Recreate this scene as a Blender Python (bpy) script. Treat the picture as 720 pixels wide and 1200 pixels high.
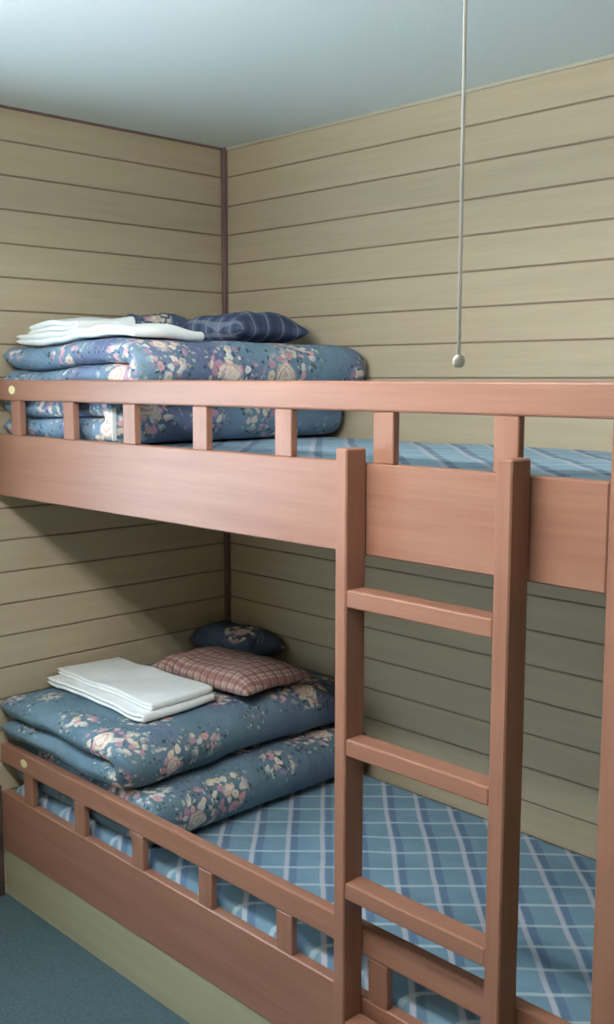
import bpy, bmesh, math, random
from mathutils import Vector, Matrix, noise

# ------------------------------------------------------------------ scene reset
for o in list(bpy.data.objects):
    bpy.data.objects.remove(o, do_unlink=True)
scene = bpy.context.scene
COL = scene.collection
random.seed(7)

# ------------------------------------------------------------------ camera
CAM = Vector((2.9643, -2.4542, 1.6912))
YAW, PITCH, ROLL, FPX = 0.803, 0.1258, 0.0012, 1234.4
fw = Vector((-math.sin(YAW) * math.cos(PITCH), math.cos(YAW) * math.cos(PITCH), -math.sin(PITCH)))
rt = Vector((math.cos(YAW), math.sin(YAW), 0))
up = rt.cross(fw)
rt2 = rt * math.cos(ROLL) + up * math.sin(ROLL)
up2 = -rt * math.sin(ROLL) + up * math.cos(ROLL)
cd = bpy.data.cameras.new('camera')
cam = bpy.data.objects.new('camera', cd)
COL.objects.link(cam)
M = Matrix((rt2, up2, -fw)).transposed().to_4x4()
M.translation = CAM
cam.matrix_world = M
cd.sensor_fit = 'VERTICAL'
cd.sensor_height = 36.0
cd.sensor_width = 36.0
cd.lens = FPX * 36.0 / 1200.0
cd.clip_start = 0.02
scene.camera = cam

# ------------------------------------------------------------------ world, view, window daylight
world = bpy.data.worlds.new('world')
scene.world = world
world.use_nodes = True
bg = world.node_tree.nodes['Background']
bg.inputs[0].default_value = (0.72, 0.88, 1.0, 1)
bg.inputs[1].default_value = 10.5
scene.view_settings.view_transform = 'Standard'
scene.view_settings.look = 'None'
scene.view_settings.gamma = 1.0
scene.view_settings.use_curve_mapping = False
scene.view_settings.exposure = 0.0
LAMP_E = 104.0
LAMP_COL = (1.0, 0.985, 0.95)

# ------------------------------------------------------------------ dimensions (metres)
ZC = 2.4937            # ceiling
ZF = 0.055             # floor level
RX, RY = 3.75, -3.4    # room extent: x 0..RX, y RY..0
YB = -0.9326           # front plane of the bunk bed
WIN = (-2.45, -1.35, 1.05, 1.95)  # window in the left wall: y0, y1, z0, z1
portal = bpy.data.lights.new('window_portal', 'AREA')
portal.shape = 'RECTANGLE'
portal.size = WIN[1] - WIN[0]
portal.size_y = WIN[3] - WIN[2]
portal.cycles.is_portal = True
po = bpy.data.objects.new('window_portal', portal)
COL.objects.link(po)
po.location = (-0.09, (WIN[0] + WIN[1]) / 2, (WIN[2] + WIN[3]) / 2)
po.rotation_euler = (0, math.radians(-90), 0)

# ------------------------------------------------------------------ materials
def s2l(c):
    return tuple(((v / 255) / 12.92 if v / 255 <= 0.04045 else ((v / 255 + 0.055) / 1.055) ** 2.4) for v in c) + (1.0,)

class G:
    """tiny node-graph helper"""
    def __init__(self, name, rough=0.6, spec=0.3):
        self.m = bpy.data.materials.new(name)
        self.m.use_nodes = True
        self.nt = self.m.node_tree
        self.b = self.nt.nodes['Principled BSDF']
        self.b.inputs['Roughness'].default_value = rough
        self.b.inputs['Specular IOR Level'].default_value = spec
    def n(self, t, **kw):
        x = self.nt.nodes.new(t)
        for k, v in kw.items():
            setattr(x, k, v)
        return x
    def put(self, sock, v):
        if hasattr(v, 'links') or isinstance(v, bpy.types.NodeSocket):
            self.nt.links.new(v, sock)
        else:
            sock.default_value = v
    def math(self, op, a, b=0.0, c=None):
        x = self.n('ShaderNodeMath', operation=op)
        self.put(x.inputs[0], a); self.put(x.inputs[1], b)
        if c is not None:
            self.put(x.inputs[2], c)
        return x.outputs[0]
    def coord(self, scale=(1, 1, 1), kind='Object', loc=(0, 0, 0)):
        t = self.n('ShaderNodeTexCoord')
        mp = self.n('ShaderNodeMapping')
        mp.inputs['Scale'].default_value = scale
        mp.inputs['Location'].default_value = loc
        self.nt.links.new(t.outputs[kind], mp.inputs[0])
        return mp.outputs[0]
    def xyz(self, v):
        s = self.n('ShaderNodeSeparateXYZ')
        self.nt.links.new(v, s.inputs[0])
        return s.outputs
    def noise(self, v, scale, detail=3, rough=0.55):
        x = self.n('ShaderNodeTexNoise')
        self.nt.links.new(v, x.inputs['Vector'])
        x.inputs['Scale'].default_value = scale
        x.inputs['Detail'].default_value = detail
        x.inputs['Roughness'].default_value = rough
        return x.outputs[0]
    def voro(self, v, scale, rnd=1.0):
        x = self.n('ShaderNodeTexVoronoi')
        self.nt.links.new(v, x.inputs['Vector'])
        x.inputs['Scale'].default_value = scale
        x.inputs['Randomness'].default_value = rnd
        return x
    def ramp(self, f, stops, interp='LINEAR'):
        x = self.n('ShaderNodeValToRGB')
        x.color_ramp.interpolation = interp
        el = x.color_ramp.elements
        while len(el) > 1:
            el.remove(el[-1])
        el[0].position, el[0].color = stops[0]
        for p, c in stops[1:]:
            e = el.new(p); e.color = c
        self.put(x.inputs[0], f)
        return x.outputs[0]
    def mix(self, f, a, b, mode='MIX'):
        x = self.n('ShaderNodeMix', data_type='RGBA', blend_type=mode)
        self.put(x.inputs[0], f); self.put(x.inputs[6], a); self.put(x.inputs[7], b)
        return x.outputs[2]
    def smooth(self, v, a, b):
        x = self.n('ShaderNodeMapRange', interpolation_type='SMOOTHSTEP')
        self.put(x.inputs[0], v); x.inputs[1].default_value = a; x.inputs[2].default_value = b
        return x.outputs[0]
    def rand(self):
        return self.n('ShaderNodeObjectInfo').outputs['Random']
    def col(self, c):
        self.put(self.b.inputs['Base Color'], c)
    def bump(self, h, strength=0.2, dist=0.01):
        x = self.n('ShaderNodeBump')
        x.inputs['Strength'].default_value = strength
        x.inputs['Distance'].default_value = dist
        self.put(x.inputs['Height'], h)
        self.nt.links.new(x.outputs[0], self.b.inputs['Normal'])

def plain(name, rgb, rough=0.6, spec=0.3):
    g = G(name, rough, spec)
    v = g.noise(g.coord(), 40, 2)
    c = s2l(rgb)
    g.col(g.mix(g.math('MULTIPLY', v, 0.25), c, tuple(x * 0.75 for x in c[:3]) + (1,)))
    return g.m

def wood(name, axis, light, dark, rough=0.38, spec=0.4, grain=1.0):
    g = G(name, rough, spec)
    sc = [26.0, 26.0, 26.0]
    sc['xyz'.index(axis)] = 1.6
    r = g.rand()
    off = g.n('ShaderNodeCombineXYZ')
    g.put(off.inputs[0], g.math('MULTIPLY', r, 7.0)); g.put(off.inputs[1], g.math('MULTIPLY', r, 13.0)); g.put(off.inputs[2], g.math('MULTIPLY', r, 5.0))
    va = g.n('ShaderNodeVectorMath', operation='ADD')
    g.nt.links.new(g.coord(sc), va.inputs[0]); g.nt.links.new(off.outputs[0], va.inputs[1])
    n1 = g.noise(va.outputs[0], 1.0, 5, 0.6)
    sc2 = [160.0, 160.0, 160.0]
    sc2['xyz'.index(axis)] = 6.0
    n2 = g.noise(g.coord(sc2), 1.0, 3, 0.7)
    f = g.math('ADD', g.math('MULTIPLY', n1, 0.7), g.math('MULTIPLY', n2, 0.3))
    c = g.ramp(f, [(0.32, s2l(dark)), (0.62, s2l(light))])
    c = g.mix(g.math('MULTIPLY', r, 0.18 * grain), c, s2l(tuple(v * 0.8 for v in light)))
    g.col(c)
    g.bump(n2, 0.08, 0.003)
    return g.m

BED_L, BED_D = (158, 116, 97), (141, 97, 80)
WOODX = wood('bed wood grain along x', 'x', BED_L, BED_D)
WOODY = wood('bed wood grain along y', 'y', BED_L, BED_D)
WOODZ = wood('bed wood grain along z', 'z', BED_L, BED_D)
PL_L, PL_D = (192, 180, 155), (181, 168, 143)
PLANKX = wood('wall panel grain along x', 'x', PL_L, PL_D, 0.55, 0.25, 0.6)
PLANKY = wood('wall panel grain along y', 'y', PL_L, PL_D, 0.55, 0.25, 0.6)
PLINTH = wood('plinth plywood', 'x', (178, 176, 150), (165, 161, 134), 0.5, 0.3)
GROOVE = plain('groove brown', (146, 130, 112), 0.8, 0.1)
TRIM = plain('dark trim wood', (124, 100, 98), 0.5, 0.3)
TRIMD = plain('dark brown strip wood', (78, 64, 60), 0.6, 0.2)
TRIML = plain('pale trim', (190, 188, 170), 0.5, 0.3)
WHITE = plain('white plastic', (248, 249, 246), 0.35, 0.4)
CORD = plain('white nylon cord', (252, 252, 248), 0.7, 0.2)
_b = CORD.node_tree.nodes['Principled BSDF']
_b.inputs['Subsurface Weight'].default_value = 0.9
_b.inputs['Subsurface Radius'].default_value = (1.0, 1.0, 1.0)
_b.inputs['Subsurface Scale'].default_value = 0.004
STICK = plain('cream sticker', (232, 228, 176), 0.5, 0.3)
ALU = plain('window aluminium', (150, 152, 154), 0.35, 0.5)
DECK = plain('bed deck plywood', (150, 122, 92), 0.7, 0.2)

g = G('ceiling board', 0.9, 0.1)
v = g.noise(g.coord(), 120, 4)
g.col(g.ramp(v, [(0.3, s2l((224, 238, 241))), (0.7, s2l((230, 243, 246)))]))
g.bump(v, 0.15, 0.003)
CEIL = g.m

g = G('teal carpet', 0.95, 0.05)
v = g.noise(g.coord(), 180, 4, 0.7)
g.col(g.ramp(v, [(0.3, s2l((64, 84, 92))), (0.7, s2l((86, 106, 112)))]))
g.bump(v, 0.6, 0.006)
CARPET = g.m

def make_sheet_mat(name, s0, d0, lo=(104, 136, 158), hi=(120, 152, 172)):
    g = G(name, 0.85, 0.15)
    o = g.xyz(g.coord())
    P = 0.0945
    wob = g.math('MULTIPLY', g.math('SUBTRACT', g.noise(g.coord(), 3.0, 2), 0.5), 0.02)
    s = g.math('ADD', g.math('MULTIPLY', g.math('ADD', o[0], o[1]), 0.7071), wob)
    d = g.math('ADD', g.math('MULTIPLY', g.math('SUBTRACT', o[0], o[1]), 0.7071), wob)
    fs = g.math('FRACT', g.math('DIVIDE', g.math('ADD', s, 9.45 - s0 + P / 2), P))
    fd = g.math('FRACT', g.math('DIVIDE', g.math('ADD', d, 9.45 - d0 + P / 2), P))
    def band(f, c, w):
        return g.math('SUBTRACT', 1.0, g.smooth(g.math('ABSOLUTE', g.math('SUBTRACT', f, c)), w * 0.7, w * 1.3))
    base = g.ramp(g.noise(g.coord((1, 1, 1)), 9, 3), [(0.3, s2l(lo)), (0.7, s2l(hi))])
    weave = g.noise(g.coord((90, 600, 90)), 1.0, 2)
    base = g.mix(g.math('MULTIPLY', weave, 0.35), base, s2l((140, 176, 200)))
    c = g.mix(g.math('MULTIPLY', band(fs, 0.69, 0.10), 0.52), base, s2l((74, 92, 132)))
    c = g.mix(g.math('MULTIPLY', band(fd, 0.5, 0.06), 0.5), c, s2l((204, 224, 228)))
    c = g.mix(g.math('MULTIPLY', band(fs, 0.5, 0.065), 0.62), c, s2l((204, 202, 212)))
    g.col(c)
    g.bump(g.noise(g.coord(), 14, 3), 0.25, 0.02)
    return g.m
# ------------------------------------------------------------------ floral quilt fabrics
def floral(name, b0, b1, dens=1.0, seed=0.0):
    g = G(name, 0.75, 0.25)
    co = g.coord(loc=(seed, seed * 1.7, seed * 0.6))
    nv = g.n('ShaderNodeTexNoise'); g.nt.links.new(co, nv.inputs[0]); nv.inputs['Scale'].default_value = 16; nv.inputs['Detail'].default_value = 4
    dv = g.n('ShaderNodeVectorMath', operation='MULTIPLY_ADD')
    g.nt.links.new(nv.outputs['Color'], dv.inputs[0]); dv.inputs[1].default_value = (0.05, 0.05, 0.05)
    g.nt.links.new(co, dv.inputs[2])
    cv = dv.outputs[0]
    base = g.ramp(g.noise(co, 7, 4), [(0.3, s2l(b0)), (0.7, s2l(b1))])
    shade = g.noise(co, 2.2, 2)
    base = g.mix(g.math('MULTIPLY', g.smooth(shade, 0.5, 0.68), 0.55), base, s2l((92, 78, 128)))
    clus = g.voro(cv, 5.6, 0.9).outputs['Distance']
    inner = g.math('SUBTRACT', 1.0, g.smooth(clus, 0.30 * dens, 0.40 * dens))
    outer = g.math('SUBTRACT', 1.0, g.smooth(clus, 0.40 * dens, 0.52 * dens))
    # leaves and sprigs round the blooms
    lv = g.voro(cv, 75, 1.0)
    lsel = g.xyz(lv.outputs['Color'])
    lmask = g.math('MULTIPLY', g.math('MULTIPLY', outer, g.math('SUBTRACT', 1.0, g.smooth(lv.outputs['Distance'], 0.34, 0.46))), g.smooth(lsel[0], 0.35, 0.4))
    lcol = g.ramp(lsel[1], [(0.0, s2l((52, 78, 76))), (0.4, s2l((112, 138, 128))), (0.7, s2l((188, 194, 184))), (1.0, s2l((40, 56, 74)))], 'CONSTANT')
    c = g.mix(g.math('MULTIPLY', lmask, 0.85), base, lcol)
    # petals
    pv = g.voro(cv, 42, 0.9)
    pd = pv.outputs['Distance']
    ps = g.xyz(pv.outputs['Color'])
    pm = g.math('MULTIPLY', g.math('MULTIPLY', inner, g.math('SUBTRACT', 1.0, g.smooth(pd, 0.44, 0.58))), g.smooth(ps[2], 0.12, 0.16))
    pc = g.ramp(ps[0], [(0.0, s2l((236, 224, 210))), (0.3, s2l((222, 170, 178))), (0.5, s2l((232, 218, 196))), (0.68, s2l((198, 150, 172))), (0.84, s2l((224, 226, 220)))], 'CONSTANT')
    pc = g.mix(g.math('MULTIPLY', g.math('SUBTRACT', 1.0, g.smooth(pd, 0.05, 0.22)), 0.5), pc, s2l((170, 120, 96)))
    c = g.mix(g.math('MULTIPLY', pm, 0.9), c, pc)
    core = g.math('SUBTRACT', 1.0, g.smooth(clus, 0.13 * dens, 0.19 * dens))
    rings = g.math('FRACT', g.math('ADD', g.math('MULTIPLY', clus, 13.0), g.math('MULTIPLY', g.noise(cv, 26, 3), 2.6)))
    rc = g.ramp(rings, [(0.0, s2l((214, 170, 158))), (0.4, s2l((238, 226, 210))), (0.8, s2l((240, 232, 222))), (1.0, s2l((196, 140, 140)))])
    c = g.mix(g.math('MULTIPLY', core, 0.92), c, rc)
    g.col(c)
    g.bump(g.noise(co, 13, 4), 0.45, 0.035)
    return g.m

FLOR_UP = floral('blue floral cotton', (102, 130, 156), (124, 152, 176), 1.4, 0.0)
FLOR_LOW = floral('slate floral cotton', (92, 120, 138), (112, 140, 158), 1.2, 3.1)
FLOR_DK = floral('dark navy floral cotton', (66, 82, 112), (88, 106, 136), 1.0, 5.3)

def check_mat(name, base, line1, line2, scale, bold=0.8):
    g = G(name, 0.85, 0.15)
    o = g.xyz(g.coord())
    wob = g.math('MULTIPLY', g.math('SUBTRACT', g.noise(g.coord(), 8, 2), 0.5), 0.012)
    c = s2l(base)
    for i, col in ((0, line1), (1, line1)):
        f = g.math('FRACT', g.math('DIVIDE', g.math('ADD', g.math('ADD', o[i], wob), 5.0), scale))
        m = g.math('SUBTRACT', 1.0, g.smooth(g.math('ABSOLUTE', g.math('SUBTRACT', f, 0.5)), 0.14, 0.22))
        c = g.mix(g.math('MULTIPLY', m, bold * 0.75), c, s2l(col))
        m2 = g.math('SUBTRACT', 1.0, g.smooth(g.math('ABSOLUTE', g.math('SUBTRACT', f, 0.06)), 0.05, 0.09))
        c = g.mix(g.math('MULTIPLY', m2, bold * 0.6), c, s2l(line2))
    g.col(c)
    g.bump(g.noise(g.coord(), 40, 3), 0.2, 0.006)
    return g.m
CHECK_RED = check_mat('red and cream check cotton', (188, 164, 150), (118, 66, 74), (76, 62, 90), 0.034)
CHECK_NAVY = check_mat('navy check cotton', (84, 98, 126), (56, 66, 96), (150, 160, 176), 0.06, 0.8)

g = G('white cotton', 0.8, 0.2)
v = g.noise(g.coord(), 22, 3)
g.col(g.ramp(v, [(0.3, s2l((236, 244, 246))), (0.7, s2l((246, 250, 250)))]))
g.bump(v, 0.3, 0.01)
COTTON = g.m

g = G('window glass', 0.02, 0.5)
g.b.inputs['Transmission Weight'].default_value = 1.0
g.b.inputs['IOR'].default_value = 1.0
gn = g.noise(g.coord(), 2.0)
g.col(g.ramp(gn, [(0, (0.93, 0.97, 1, 1)), (1, (0.97, 1, 1, 1))]))
GLASS = g.m

g = G('fluorescent tube', 0.4, 0.3)
gn = g.noise(g.coord(), 4.0)
g.col(g.ramp(gn, [(0, (0.9, 0.95, 0.95, 1)), (1, (1, 1, 1, 1))]))
g.b.inputs['Emission Color'].default_value = LAMP_COL + (1,)
g.b.inputs['Emission Strength'].default_value = LAMP_E
TUBE = g.m

# ------------------------------------------------------------------ mesh helpers
def link(name, me, mat, parent=None, loc=(0, 0, 0)):
    if mat and not me.materials:
        me.materials.append(mat)
    o = bpy.data.objects.new(name, me)
    COL.objects.link(o)
    o.location = loc
    if parent:
        o.parent = parent
    return o

def box_mesh(size, bev=0.003, seg=1):
    bm = bmesh.new()
    bmesh.ops.create_cube(bm, size=1.0)
    for v in bm.verts:
        v.co = Vector((v.co.x * size[0], v.co.y * size[1], v.co.z * size[2]))
    if bev > 0:
        bmesh.ops.bevel(bm, geom=list(bm.edges), offset=min(bev, min(size) * 0.45), segments=seg, affect='EDGES', profile=0.5)
    me = bpy.data.meshes.new('box')
    bm.to_mesh(me); bm.free()
    return me

def box(name, lo, hi, mat, parent=None, bev=0.003, seg=1):
    c = [(a + b) / 2 for a, b in zip(lo, hi)]
    s = [abs(b - a) for a, b in zip(lo, hi)]
    if parent:
        c = [a - b for a, b in zip(c, parent.location)]
    return link(name, box_mesh(s, bev, seg), mat, parent, c)

def wloc(o):
    v = Vector((0, 0, 0))
    while o:
        v += o.location
        o = o.parent
    return v

def mesh_obj(name, verts, faces, mat, parent=None, smooth=True, base=None):
    """verts in world space; the origin goes to base (default: centre of the footprint at its lowest point)"""
    if base is None:
        xs = [v[0] for v in verts]; ys = [v[1] for v in verts]; zs = [v[2] for v in verts]
        base = Vector(((min(xs) + max(xs)) / 2, (min(ys) + max(ys)) / 2, min(zs)))
    me = bpy.data.meshes.new(name)
    me.from_pydata([tuple(Vector(v) - base) for v in verts], [], faces)
    bm = bmesh.new(); bm.from_mesh(me)
    bmesh.ops.recalc_face_normals(bm, faces=bm.faces)
    bm.to_mesh(me); bm.free()
    if smooth:
        for p in me.polygons:
            p.use_smooth = True
    loc = base - wloc(parent) if parent else base
    return link(name, me, mat, parent, loc)

def thing(name, loc, label, cat, group=None):
    o = bpy.data.objects.new(name, None)
    COL.objects.link(o)
    o.location = loc
    tag(o, label, cat, group)
    return o

def tag(o, label, cat, group=None):
    o['label'] = label; o['category'] = cat
    if group:
        o['group'] = group
    return o

def struct(o, label=None):
    o['kind'] = 'structure'
    if label:
        o['label'] = label
    return o

def lathe(profile, n=32):
    verts, faces = [], []
    for r, z in profile:
        for k in range(n):
            a = 2 * math.pi * k / n
            verts.append((r * math.cos(a), r * math.sin(a), z))
    m = len(profile)
    for i in range(m - 1):
        for k in range(n):
            k2 = (k + 1) % n
            faces.append((i * n + k, i * n + k2, (i + 1) * n + k2, (i + 1) * n + k))
    faces.append(tuple(range(n)))
    faces.append(tuple((m - 1) * n + k for k in range(n)))
    return verts, faces

# ------------------------------------------------------------------ room shell
struct(box('floor', (-0.06, RY - 0.06, ZF - 0.05), (RX + 0.06, 0.06, ZF), CARPET, bev=0), 'dark teal carpet floor')
struct(box('ceiling', (-0.06, RY - 0.06, ZC), (RX + 0.06, 0.06, ZC + 0.05), CEIL, bev=0), 'pale blue grey flat ceiling')

GR = 0.005   # groove width
PT = 0.004    # plank thickness
def rows():
    k = 0
    while True:
        top = ZC - k * 0.1
        bot = max(ZF, top - 0.1)
        if top <= ZF + 0.02:
            return
        yield (bot + GR / 2, top - GR / 2)
        k += 1

# back wall (y = 0), to the right in the photo
wb = struct(box('wall_back', (-0.06, PT, ZF), (RX + 0.06, 0.06, ZC), GROOVE, bev=0), 'tan plank panelled wall behind the long side of the bunk bed')
cache = {}
def plank(par, axis, a, b, depth0, depth1, z0, z1):
    mat = PLANKX if axis == 'x' else PLANKY
    size = (b - a, PT, z1 - z0) if axis == 'x' else (PT, b - a, z1 - z0)
    key = (axis, round(b - a, 4), round(z1 - z0, 4))
    if key not in cache:
        cache[key] = box_mesh(size, 0.0015)
    c = ((a + b) / 2, (depth0 + depth1) / 2, (z0 + z1) / 2) if axis == 'x' else ((depth0 + depth1) / 2, (a + b) / 2, (z0 + z1) / 2)
    link('plank', cache[key], mat, par, Vector(c) - par.location)
for z0, z1 in rows():
    plank(wb, 'x', 0.0, RX, 0.0, PT, z0, z1)
# front wall behind the camera
wf = struct(box('wall_front', (-0.06, RY - 0.06, ZF), (RX + 0.06, RY - PT, ZC), GROOVE, bev=0), 'tan plank panelled wall facing the bunk bed')
for z0, z1 in rows():
    plank(wf, 'x', 0.0, RX, RY - PT, RY, z0, z1)
wr = struct(box('wall_right', (RX + PT, RY - 0.06, ZF), (RX + 0.06, 0.06, ZC), GROOVE, bev=0), 'tan plank panelled wall past the foot of the bunk bed')
for z0, z1 in rows():
    plank(wr, 'y', RY, 0.0, RX, RX + PT, z0, z1)
# left wall with the window opening
y0, y1, wz0, wz1 = WIN
vv, ff = [], []
def addbox(lo, hi):
    b = len(vv)
    for z in (lo[2], hi[2]):
        vv.extend([(lo[0], lo[1], z), (hi[0], lo[1], z), (hi[0], hi[1], z), (lo[0], hi[1], z)])
    ff.extend([(b, b + 3, b + 2, b + 1), (b + 4, b + 5, b + 6, b + 7), (b, b + 1, b + 5, b + 4), (b + 1, b + 2, b + 6, b + 5), (b + 2, b + 3, b + 7, b + 6), (b + 3, b, b + 4, b + 7)])
addbox((-0.06, RY, ZF), (-PT, y0, ZC)); addbox((-0.06, y1, ZF), (-PT, 0.0, ZC))
addbox((-0.06, y0, ZF), (-PT, y1, wz0)); addbox((-0.06, y0, wz1), (-PT, y1, ZC))
wl = struct(mesh_obj('wall_left', vv, ff, GROOVE, smooth=False, base=Vector((0, 0, 0))), 'tan plank panelled wall at the head of the bunk bed')
for z0, z1 in rows():
    if z1 > wz0 and z0 < wz1:
        plank(wl, 'y', RY, y0, -PT, 0.0, z0, z1)
        plank(wl, 'y', y1, 0.0, -PT, 0.0, z0, z1)
    else:
        plank(wl, 'y', RY, 0.0, -PT, 0.0, z0, z1)
# window
win = bpy.data.objects.new('window_1', None); COL.objects.link(win); win.location = (-0.03, (y0 + y1) / 2, wz0)
struct(win, 'aluminium sliding window in the left wall')
fr = 0.035
box('window_frame', (-0.06, y0, wz0), (0.012, y1, wz0 + fr), ALU, win)
box('window_frame', (-0.06, y0, wz1 - fr), (0.012, y1, wz1), ALU, win)
box('window_frame', (-0.06, y0, wz0 + fr), (0.012, y0 + fr, wz1 - fr), ALU, win)
box('window_frame', (-0.06, y1 - fr, wz0 + fr), (0.012, y1, wz1 - fr), ALU, win)
ym = (y0 + y1) / 2
box('mullion', (-0.045, ym - 0.02, wz0 + fr), (-0.01, ym + 0.02, wz1 - fr), ALU, win)
box('pane', (-0.034, y0 + fr, wz0 + fr), (-0.030, ym - 0.02, wz1 - fr), GLASS, win, bev=0)
box('pane', (-0.026, ym + 0.02, wz0 + fr), (-0.022, y1 - fr, wz1 - fr), GLASS, win, bev=0)

# trims
struct(box('trim_1', (0.0, -0.018, ZF), (0.018, 0.0, ZC), TRIM, bev=0.002), 'dark corner strip between the two plank walls')
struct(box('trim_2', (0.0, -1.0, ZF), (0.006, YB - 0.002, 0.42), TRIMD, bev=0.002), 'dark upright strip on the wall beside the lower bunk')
struct(box('trim_3', (0.018, -0.008, ZC - 0.010), (RX, 0.0, ZC), TRIML, bev=0.002), 'thin pale bead under the ceiling')
struct(box('trim_4', (0.0, RY, ZC - 0.008), (0.006, -0.018, ZC), TRIM, bev=0.002), 'thin dark bead under the ceiling')
struct(box('baseboard_left', (0.0, RY, ZF), (0.010, -1.0, ZF + 0.07), TRIM, bev=0.002), 'dark baseboard')

# ------------------------------------------------------------------ bunk bed
XP = 2.0893            # inner edge of the post at the foot end
XE = XP + 0.065
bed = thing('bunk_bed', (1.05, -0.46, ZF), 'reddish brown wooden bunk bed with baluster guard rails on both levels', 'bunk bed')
PD = 0.065
X0 = 0.001
RT = 0.030             # rail depth
# posts
box('post', (XP, YB, ZF), (XE, YB + PD, 1.6275), WOODZ, bed)
box('post', (XP, -0.075, ZF), (XE, -0.012, 1.6275), WOODZ, bed)
# guard rails
rail_u = box('guard_rail', (X0, YB, 1.6275), (XE, YB + RT, 1.6876), WOODX, bed, 0.005, 2)
rail_l = box('guard_rail', (X0, YB, 0.4954), (XP, YB + RT, 0.5569), WOODX, bed, 0.005, 2)
# side boards
box('side_board', (X0, YB, 1.3425), (XP, YB + 0.030, 1.5266), WOODX, bed, 0.003)
box('side_board', (X0, YB, 0.2085), (XP, YB + 0.030, 0.4004), WOODX, bed, 0.003)
# balusters
B0, DB, BW, BD = 0.142, 0.2861, 0.0526, 0.020
for i in range(7):
    x = B0 + i * DB
    box('baluster', (x, YB + 0.001, 1.5266), (x + BW, YB + BD, 1.6275), WOODZ, bed, 0.002)
    box('baluster', (x, YB + 0.001, 0.4004), (x + BW, YB + BD, 0.4954), WOODZ, bed, 0.002)
# decks, end boards, back bearers and plinth
box('deck', (X0, YB + 0.030, 1.365), (XP, -0.012, 1.395), DECK, bed)
box('deck', (X0, YB + 0.030, 0.275), (XP, -0.012, 0.305), DECK, bed)
box('end_board', (XP, YB + PD, 1.3425), (XP + 0.03, -0.075, 1.5266), WOODY, bed)
box('end_board', (XP, YB + PD, 0.2085), (XP + 0.03, -0.075, 0.4004), WOODY, bed)
box('plinth', (X0, YB + 0.004, ZF), (XP, YB + 0.024, 0.2085), PLINTH, bed, 0.002)
# small stickers on the rails
def sticker(x, z, rail):
    vs, fs = lathe([(0.0165, 0), (0.0165, 0.0012), (0.015, 0.0016)], 20)
    vs = [(x + a * 1.1, YB - c, z + b * 0.75) for a, b, c in vs]
    s = mesh_obj('sticker', vs, fs, STICK, rail, smooth=False)
    s['label'] = 'small cream sticker'
sticker(0.153, 1.658, rail_u)
sticker(0.149, 0.529, rail_l)

# ------------------------------------------------------------------ ladder
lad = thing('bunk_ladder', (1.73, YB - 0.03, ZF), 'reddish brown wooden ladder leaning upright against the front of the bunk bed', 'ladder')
LF, LB = YB - 0.058, YB - 0.001
box('ladder_rail', (1.527, LF, ZF), (1.558, LB, 1.557), WOODZ, lad, 0.003)
box('ladder_rail', (1.907, LF, ZF), (1.941, LB, 1.557), WOODZ, lad, 0.003)
for z in (1.281, 0.978, 0.675, 0.372):
    box('rung', (1.558, LF + 0.002, z - 0.036), (1.907, LF + 0.050, z), WOODX, lad, 0.004, 2)

# ------------------------------------------------------------------ mattresses
def mattress(name, z0, z1, label, mat, seed):
    xa, xb, ya, yb = 0.012, XP - 0.004, YB + 0.034, -0.014
    nx, ny = 90, 42
    def prof(i, n, a, b):
        # denser near the edges
        t = i / n
        return a + (b - a) * (0.5 - 0.5 * math.cos(math.pi * t)) * 0.5 + (b - a) * t * 0.5
    verts, faces = [], []
    def idx(l, i, j): return l * (nx + 1) * (ny + 1) + i * (ny + 1) + j
    r = 0.045
    for l in (0, 1):
        for i in range(nx + 1):
            for j in range(ny + 1):
                x = prof(i, nx, xa, xb); y = prof(j, ny, ya, yb)
                d = min(x - xa, xb - x, y - ya, yb - y)
                k = 1.0 if d > r else math.sqrt(max(0.0, 1 - (1 - d / r) ** 2))
                zm = (z0 + z1) / 2
                if l == 0:
                    z = zm - (zm - z0) * (0.35 + 0.65 * k)
                else:
                    z = zm + (z1 - zm) * (0.10 + 0.90 * k)
                    w = noise.noise((x * 4 + seed, y * 4, 0.3)) * 0.004 + noise.noise((x * 11, y * 11 + seed, 1.3)) * 0.002
                    z += w * k
                verts.append((x, y, z))
    for i in range(nx):
        for j in range(ny):
            faces.append((idx(1, i, j), idx(1, i + 1, j), idx(1, i + 1, j + 1), idx(1, i, j + 1)))
            faces.append((idx(0, i, j), idx(0, i, j + 1), idx(0, i + 1, j + 1), idx(0, i + 1, j)))
    for i in range(nx):
        for j in (0, ny):
            faces.append((idx(0, i, j), idx(0, i + 1, j), idx(1, i + 1, j), idx(1, i, j)))
    for j in range(ny):
        for i in (0, nx):
            faces.append((idx(0, i, j), idx(0, i, j + 1), idx(1, i, j + 1), idx(1, i, j)))
    o = mesh_obj(name, verts, faces, mat, base=Vector((0, 0, z0)))
    tag(o, label, 'mattress', 'sheeted mattresses of the bunk bed')
    return o
ZMU, ZML = 1.508, 0.422
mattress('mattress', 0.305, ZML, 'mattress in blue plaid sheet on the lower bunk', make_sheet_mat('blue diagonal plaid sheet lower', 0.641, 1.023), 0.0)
mattress('mattress', 1.397, ZMU, 'mattress in blue plaid sheet on the upper bunk', make_sheet_mat('blue diagonal plaid sheet upper with light painted in', 0.61, 1.00, (146, 174, 198), (160, 188, 210)), 4.0)  # same sheet as the lower one; its brighter light is put into the base colours

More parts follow.
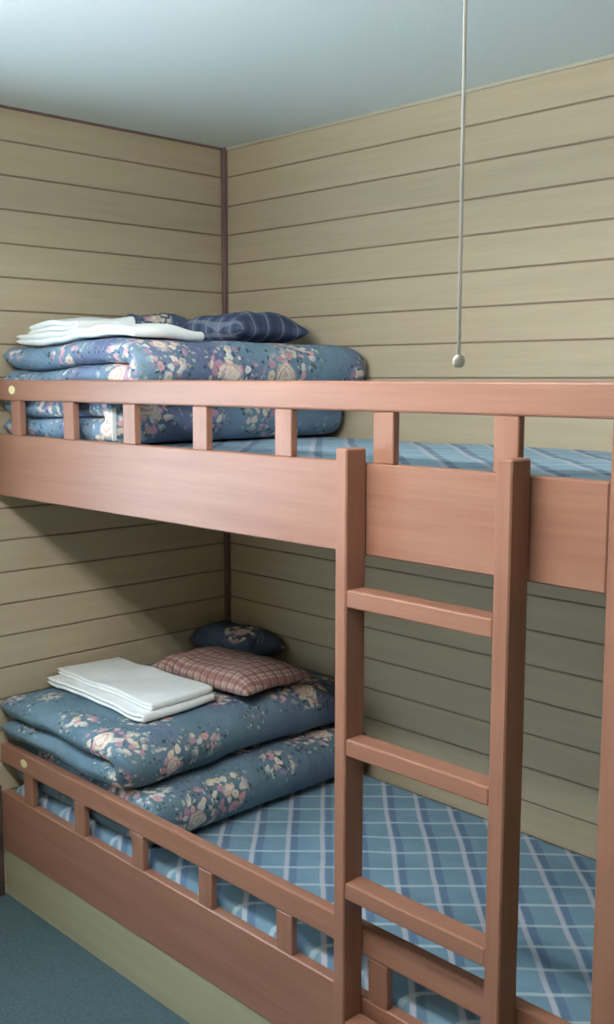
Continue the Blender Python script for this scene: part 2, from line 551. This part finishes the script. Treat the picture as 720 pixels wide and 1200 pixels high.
# ------------------------------------------------------------------ folded bedding
def field(p, zb, seed, amp=1.0):
    """smooth displacement shared by all things of one pile, so that they stay nested"""
    x, y, z = p
    k = max(0.0, min(1.0, (z - zb) / 0.12))
    dz = k * amp * (0.016 * noise.noise((x * 3.4 + seed, y * 3.4, 0.7)) + 0.008 * noise.noise((x * 9, y * 9 + seed, 2.1)))
    dx = k * amp * (0.022 * noise.noise((seed, y * 3.2, z * 6)) + 0.006 * noise.noise((x * 8, y * 10, z * 12 + seed)))
    dy = k * amp * (0.016 * noise.noise((x * 3.0, seed + 5, z * 6)) + 0.005 * noise.noise((x * 9 + 3, y * 8, z * 12)))
    return Vector((x + dx, min(y + dy, -0.006), z + dz))

def folded(name, x0, x1, ya, yb, zb, t, mat, warp, layers=2, label=None, nu=34, nv=44, parent=None, swap=False, rnd=0.65, sag=0.0):
    """a cloth slab of thickness t folded back and forth; the first fold is at x1 (or at y1 with swap)"""
    L = (x1 - x0) if not swap else (yb - ya)
    W = (yb - ya) if not swap else (x1 - x0)
    cl = []          # centre line points (u, w), normals
    rr = t / 2
    for l in range(layers):
        w = rr + l * t
        fwd = (l % 2 == 0)
        us = [rr * 0.2 + (L - t - rr * 0.2) * i / nu for i in range(nu + 1)]
        if l > 0:
            us = [max(u, (t if not fwd or l < layers - 1 else u)) if False else u for u in us]
        if not fwd:
            us = us[::-1]
        if l >= 1 and fwd:      # a middle fold at the start side
            us = [u if u > t else None for u in us]
            us = [u for u in us if u is not None]
        if l >= 1 and (not fwd) and l < layers - 1:
            us = [u for u in us if u > t]
        for u in us:
            cl.append((u, w, 0.0, 1.0 if fwd else -1.0))
        if l < layers - 1:
            ce, sg = ((L - t), 1.0) if fwd else (t, -1.0)
            for k in range(1, 10):
                a = -math.pi / 2 + math.pi * k / 10
                u, ww = ce + sg * rr * math.cos(a), w + rr + rr * math.sin(a)
                # normal to the left of travel
                cl.append((u, ww, -math.cos(a) if fwd else -math.cos(a) * -1.0, -math.sin(a) if fwd else math.sin(a)))
    n = len(cl)
    # recompute normals by differences, robust
    nn = []
    for i in range(n):
        a = cl[max(0, i - 1)]; b = cl[min(n - 1, i + 1)]
        d = Vector((b[0] - a[0], b[1] - a[1])).normalized()
        nn.append((-d.y, d.x))
    # arc length for end rounding
    s = [0.0]
    for i in range(1, n):
        s.append(s[-1] + math.hypot(cl[i][0] - cl[i - 1][0], cl[i][1] - cl[i - 1][1]))
    S = s[-1]
    r = rnd * t
    def rounding(d):
        return 1.0 if d >= r else max(0.06, math.sqrt(max(0.0, 1 - (1 - d / r) ** 2)))
    vs = []
    for j in range(nv + 1):
        q = j / nv
        q = 0.5 * q + 0.5 * (0.5 - 0.5 * math.cos(math.pi * q))
        q = 0.5 * q + 0.5 * (0.5 - 0.5 * math.cos(math.pi * q))
        vs.append(q * W)
    verts, faces = [], []
    H = layers * t
    for v in vs:
        fv = rounding(min(v, W - v))
        for i in range(n):
            h = rr * 0.97 * fv * rounding(min(s[i], S - s[i]))
            for sg in (1, -1):
                u = cl[i][0] + nn[i][0] * h * sg
                w = cl[i][1] + nn[i][1] * h * sg
                e = min(u, L - u, v, W - v)
                w *= 1.0 - sag * math.exp(-max(0, e) / (0.9 * t))
                p = (x0 + u, ya + v, zb + w) if not swap else (x0 + v, ya + u, zb + w)
                verts.append(warp(Vector(p)))
    def id(j, i, k): return (j * n + i) * 2 + k
    for j in range(nv):
        for i in range(n - 1):
            faces.append((id(j, i, 0), id(j, i + 1, 0), id(j + 1, i + 1, 0), id(j + 1, i, 0)))
            faces.append((id(j, i, 1), id(j + 1, i, 1), id(j + 1, i + 1, 1), id(j, i + 1, 1)))
        for i in (0, n - 1):
            faces.append((id(j, i, 0), id(j + 1, i, 0), id(j + 1, i, 1), id(j, i, 1)))
    for j in (0, nv):
        for i in range(n - 1):
            faces.append((id(j, i, 0), id(j, i + 1, 0), id(j, i + 1, 1), id(j, i, 1)))
    return mesh_obj(name, verts, faces, mat, parent)

def pillow(name, c, a, b, hgt, rotz, tilt, mat, warp, label, cat='pillow', group=None, p=4.0, flat=0.35, seed=0.0, n=40):
    verts, faces = [], []
    R = Matrix.Rotation(rotz, 3, 'Z') @ Matrix.Rotation(tilt[0], 3, 'X') @ Matrix.Rotation(tilt[1], 3, 'Y')
    for l in (1, -1):
        for i in range(n + 1):
            for j in range(n + 1):
                u = -math.cos(math.pi * i / n); v = -math.cos(math.pi * j / n)
                t = max(0.0, (1 - abs(u) ** p) * (1 - abs(v) ** p)) ** 0.5
                x = a * u * (1 - 0.05 * (1 - v * v) * abs(u)); y = b * v * (1 - 0.05 * (1 - u * u) * abs(v))
                lump = 1 + 0.22 * noise.noise((u * 1.6 + seed, v * 1.6, seed)) + 0.08 * noise.noise((u * 5 + seed, v * 5, 3))
                z = hgt * (1 - flat) * t * lump if l == 1 else -hgt * flat * t
                q = R @ Vector((x, y, z + hgt * flat))
                verts.append(warp(Vector(c) + q))
    m = (n + 1) * (n + 1)
    for i in range(n):
        for j in range(n):
            k = i * (n + 1) + j
            faces.append((k, k + n + 1, k + n + 2, k + 1))
            faces.append((m + k, m + k + 1, m + k + n + 2, m + k + n + 1))
    for i in range(n):
        for e in (0, n):
            k = i * (n + 1) + e; k2 = k + n + 1
            faces.append((k, k2, m + k2, m + k))
            k = e * (n + 1) + i; k2 = k + 1
            faces.append((k, k2, m + k2, m + k))
    o = mesh_obj(name, verts, faces, mat)
    bm = bmesh.new(); bm.from_mesh(o.data)
    bmesh.ops.remove_doubles(bm, verts=bm.verts, dist=1e-5)
    bm.to_mesh(o.data); bm.free()
    for pl in o.data.polygons:
        pl.use_smooth = True
    tag(o, label, cat, group)
    return o

# --- lower bunk pile
T = 0.074
wl_ = lambda p: field(p, ZML, 2.0)
tag(folded('folded_quilt', 0.015, 0.755, -0.898, -0.015, ZML + 0.004, T, FLOR_LOW, wl_, sag=0.02, rnd=0.42),
    'blue floral quilt at the bottom of the lower bunk pile, lying on the plaid sheet', 'quilt', 'folded floral quilts')
tag(folded('folded_quilt', 0.010, 0.680, -0.938, -0.015, ZML + 0.004 + 2 * T + 0.002, T, FLOR_LOW, wl_, sag=0.05),
    'blue floral quilt on top of the lower bunk pile, under the red checked pillow', 'quilt', 'folded floral quilts')
ZT = ZML + 4 * T + 0.009
tag(folded('folded_sheet', 0.03, 0.575, -0.785, -0.515, ZT, 0.012, COTTON, wl_, layers=2, nu=30, nv=24),
    'white folded sheet on the lower bunk, lower and wider of the two', 'sheet', 'white folded sheets')
tag(folded('folded_sheet', 0.035, 0.565, -0.745, -0.52, ZT + 0.0245, 0.011, COTTON, wl_, layers=2, nu=30, nv=24),
    'white folded sheet on the lower bunk, upper and narrower of the two', 'sheet', 'white folded sheets')
pillow('pillow', (0.175, -0.102, ZT), 0.165, 0.085, 0.10, 0.0, (0, 0), FLOR_DK, wl_,
       'dark blue floral pillow in the corner behind the red checked pillow', seed=1.0)
pillow('pillow', (0.425, -0.340, ZT + 0.002), 0.235, 0.145, 0.078, 0.03, (0, 0), CHECK_RED, wl_,
       'red and cream checked pillow on the lower bunk quilt', seed=4.0)

# --- upper bunk pile
wu_ = lambda p: field(p, ZMU, 7.0)
TU = 0.070
q1 = tag(folded('folded_quilt', 0.015, 0.625, -0.892, -0.015, ZMU + 0.004, TU, FLOR_UP, wu_, sag=0.02, rnd=0.5),
    'blue floral quilt lying on the upper bunk sheet, seen between the balusters', 'quilt', 'folded floral quilts')
tg = box('care_tag', (0.606, -0.894, ZMU + 0.02), (0.609, -0.880, ZMU + 0.105), COTTON, q1, bev=0.001)
tg['label'] = 'small white tag'
tag(folded('folded_quilt', 0.010, 0.725, -0.892, -0.015, ZMU + 0.004 + 2 * TU + 0.002, TU, FLOR_UP, wu_, sag=0.05),
    'blue floral quilt on top of the upper bunk pile, seen above the guard rail', 'quilt', 'folded floral quilts')
ZTU = ZMU + 4 * TU + 0.009
def crumple(p):
    q = wu_(p)
    k = max(0.0, (p.z - ZTU) / 0.05)
    q.z += k * (0.035 * max(0, noise.noise((p.x * 6 + 1.3, p.y * 6, 4.0))) + 0.020 * math.exp(-((p.x - 0.20) ** 2) / 0.010))
    return q
tag(folded('folded_sheet', 0.05, 0.66, -0.86, -0.62, ZTU, 0.013, COTTON, crumple, layers=2, nu=36, nv=26),
    'white folded sheet on the upper bunk, flat and lower of the two', 'sheet', 'white folded sheets')
tag(folded('folded_sheet', 0.09, 0.36, -0.84, -0.64, ZTU + 0.027, 0.012, COTTON, crumple, layers=2, nu=36, nv=26),
    'white crumpled sheet on the upper bunk, humped on top of the other', 'sheet', 'white folded sheets')
pillow('pillow', (0.365, -0.23, ZTU), 0.155, 0.15, 0.10, 0.03, (0, 0), CHECK_NAVY, wu_,
       'dark navy checked pillow on top of the upper bunk quilt', seed=2.0)
pillow('pillow', (0.105, -0.40, ZTU), 0.095, 0.16, 0.10, 0.0, (0, 0), FLOR_DK, wu_,
       'dark blue pillow on the upper bunk between white sheet and checked pillow', seed=6.0)

# ------------------------------------------------------------------ ceiling lamp with pull cord
LX, CY = 2.455, -1.80          # the cord hangs from an arm at the lamp's end
LY = -1.93
LA, LT, LBX = 0.86, 2.06, 2.48
lamp = thing('ceiling_lamp', ((LA + LBX) / 2, LY, ZC), 'long white fluorescent ceiling lamp whose white pull cord hangs before the tan wall', 'lamp')
ZL = 2.27                      # underside of the hanging lamp body
box('lamp_body', (LA, LY - 0.088, ZL), (LBX, LY + 0.088, ZL + 0.045), WHITE, lamp, 0.008, 2)
for x in (LA + 0.015, LT - 0.015):
    box('tube_holder', (x - 0.014, LY - 0.095, ZL - 0.050), (x + 0.014, LY + 0.095, ZL + 0.002), WHITE, lamp, 0.006, 2)
for x in (LA + 0.25, LBX - 0.25):
    vs, fs = lathe([(0.005, ZL + 0.04), (0.005, ZC - 0.02), (0.03, ZC - 0.018), (0.03, ZC)], 14)
    mesh_obj('hanger', [(x + a, LY + b, c) for a, b, c in vs], fs, WHITE, lamp, smooth=False)
for dy in (-0.070, 0.070):
    vs, fs = lathe([(0.016, LA + 0.03), (0.016, LT - 0.03)], 16)
    mesh_obj('tube', [(c, LY + dy + a, ZL - 0.030 + b) for a, b, c in vs], fs, TUBE, lamp)
ZK = 1.705
vs, fs = lathe([(0.0014, 0), (0.0014, ZL + 0.005 - ZK)], 8)
box('cord_arm', (LX - 0.008, LY + 0.08, ZL + 0.004), (LX + 0.008, CY + 0.008, ZL + 0.016), WHITE, lamp, 0.002)
pc = mesh_obj('pull_cord', [(LX + a, CY + b, ZK + c) for a, b, c in vs], fs, CORD, lamp)
vs, fs = lathe([(0.0014, 0.0048), (0.003, 0.0040), (0.0046, 0.0012), (0.0047, -0.0015), (0.0036, -0.0040), (0.0018, -0.0050)], 20)
kb = mesh_obj('cord_knob', [(LX + a, CY + b, ZK + c) for a, b, c in vs], fs, WHITE, pc)
kb['label'] = 'white knob'
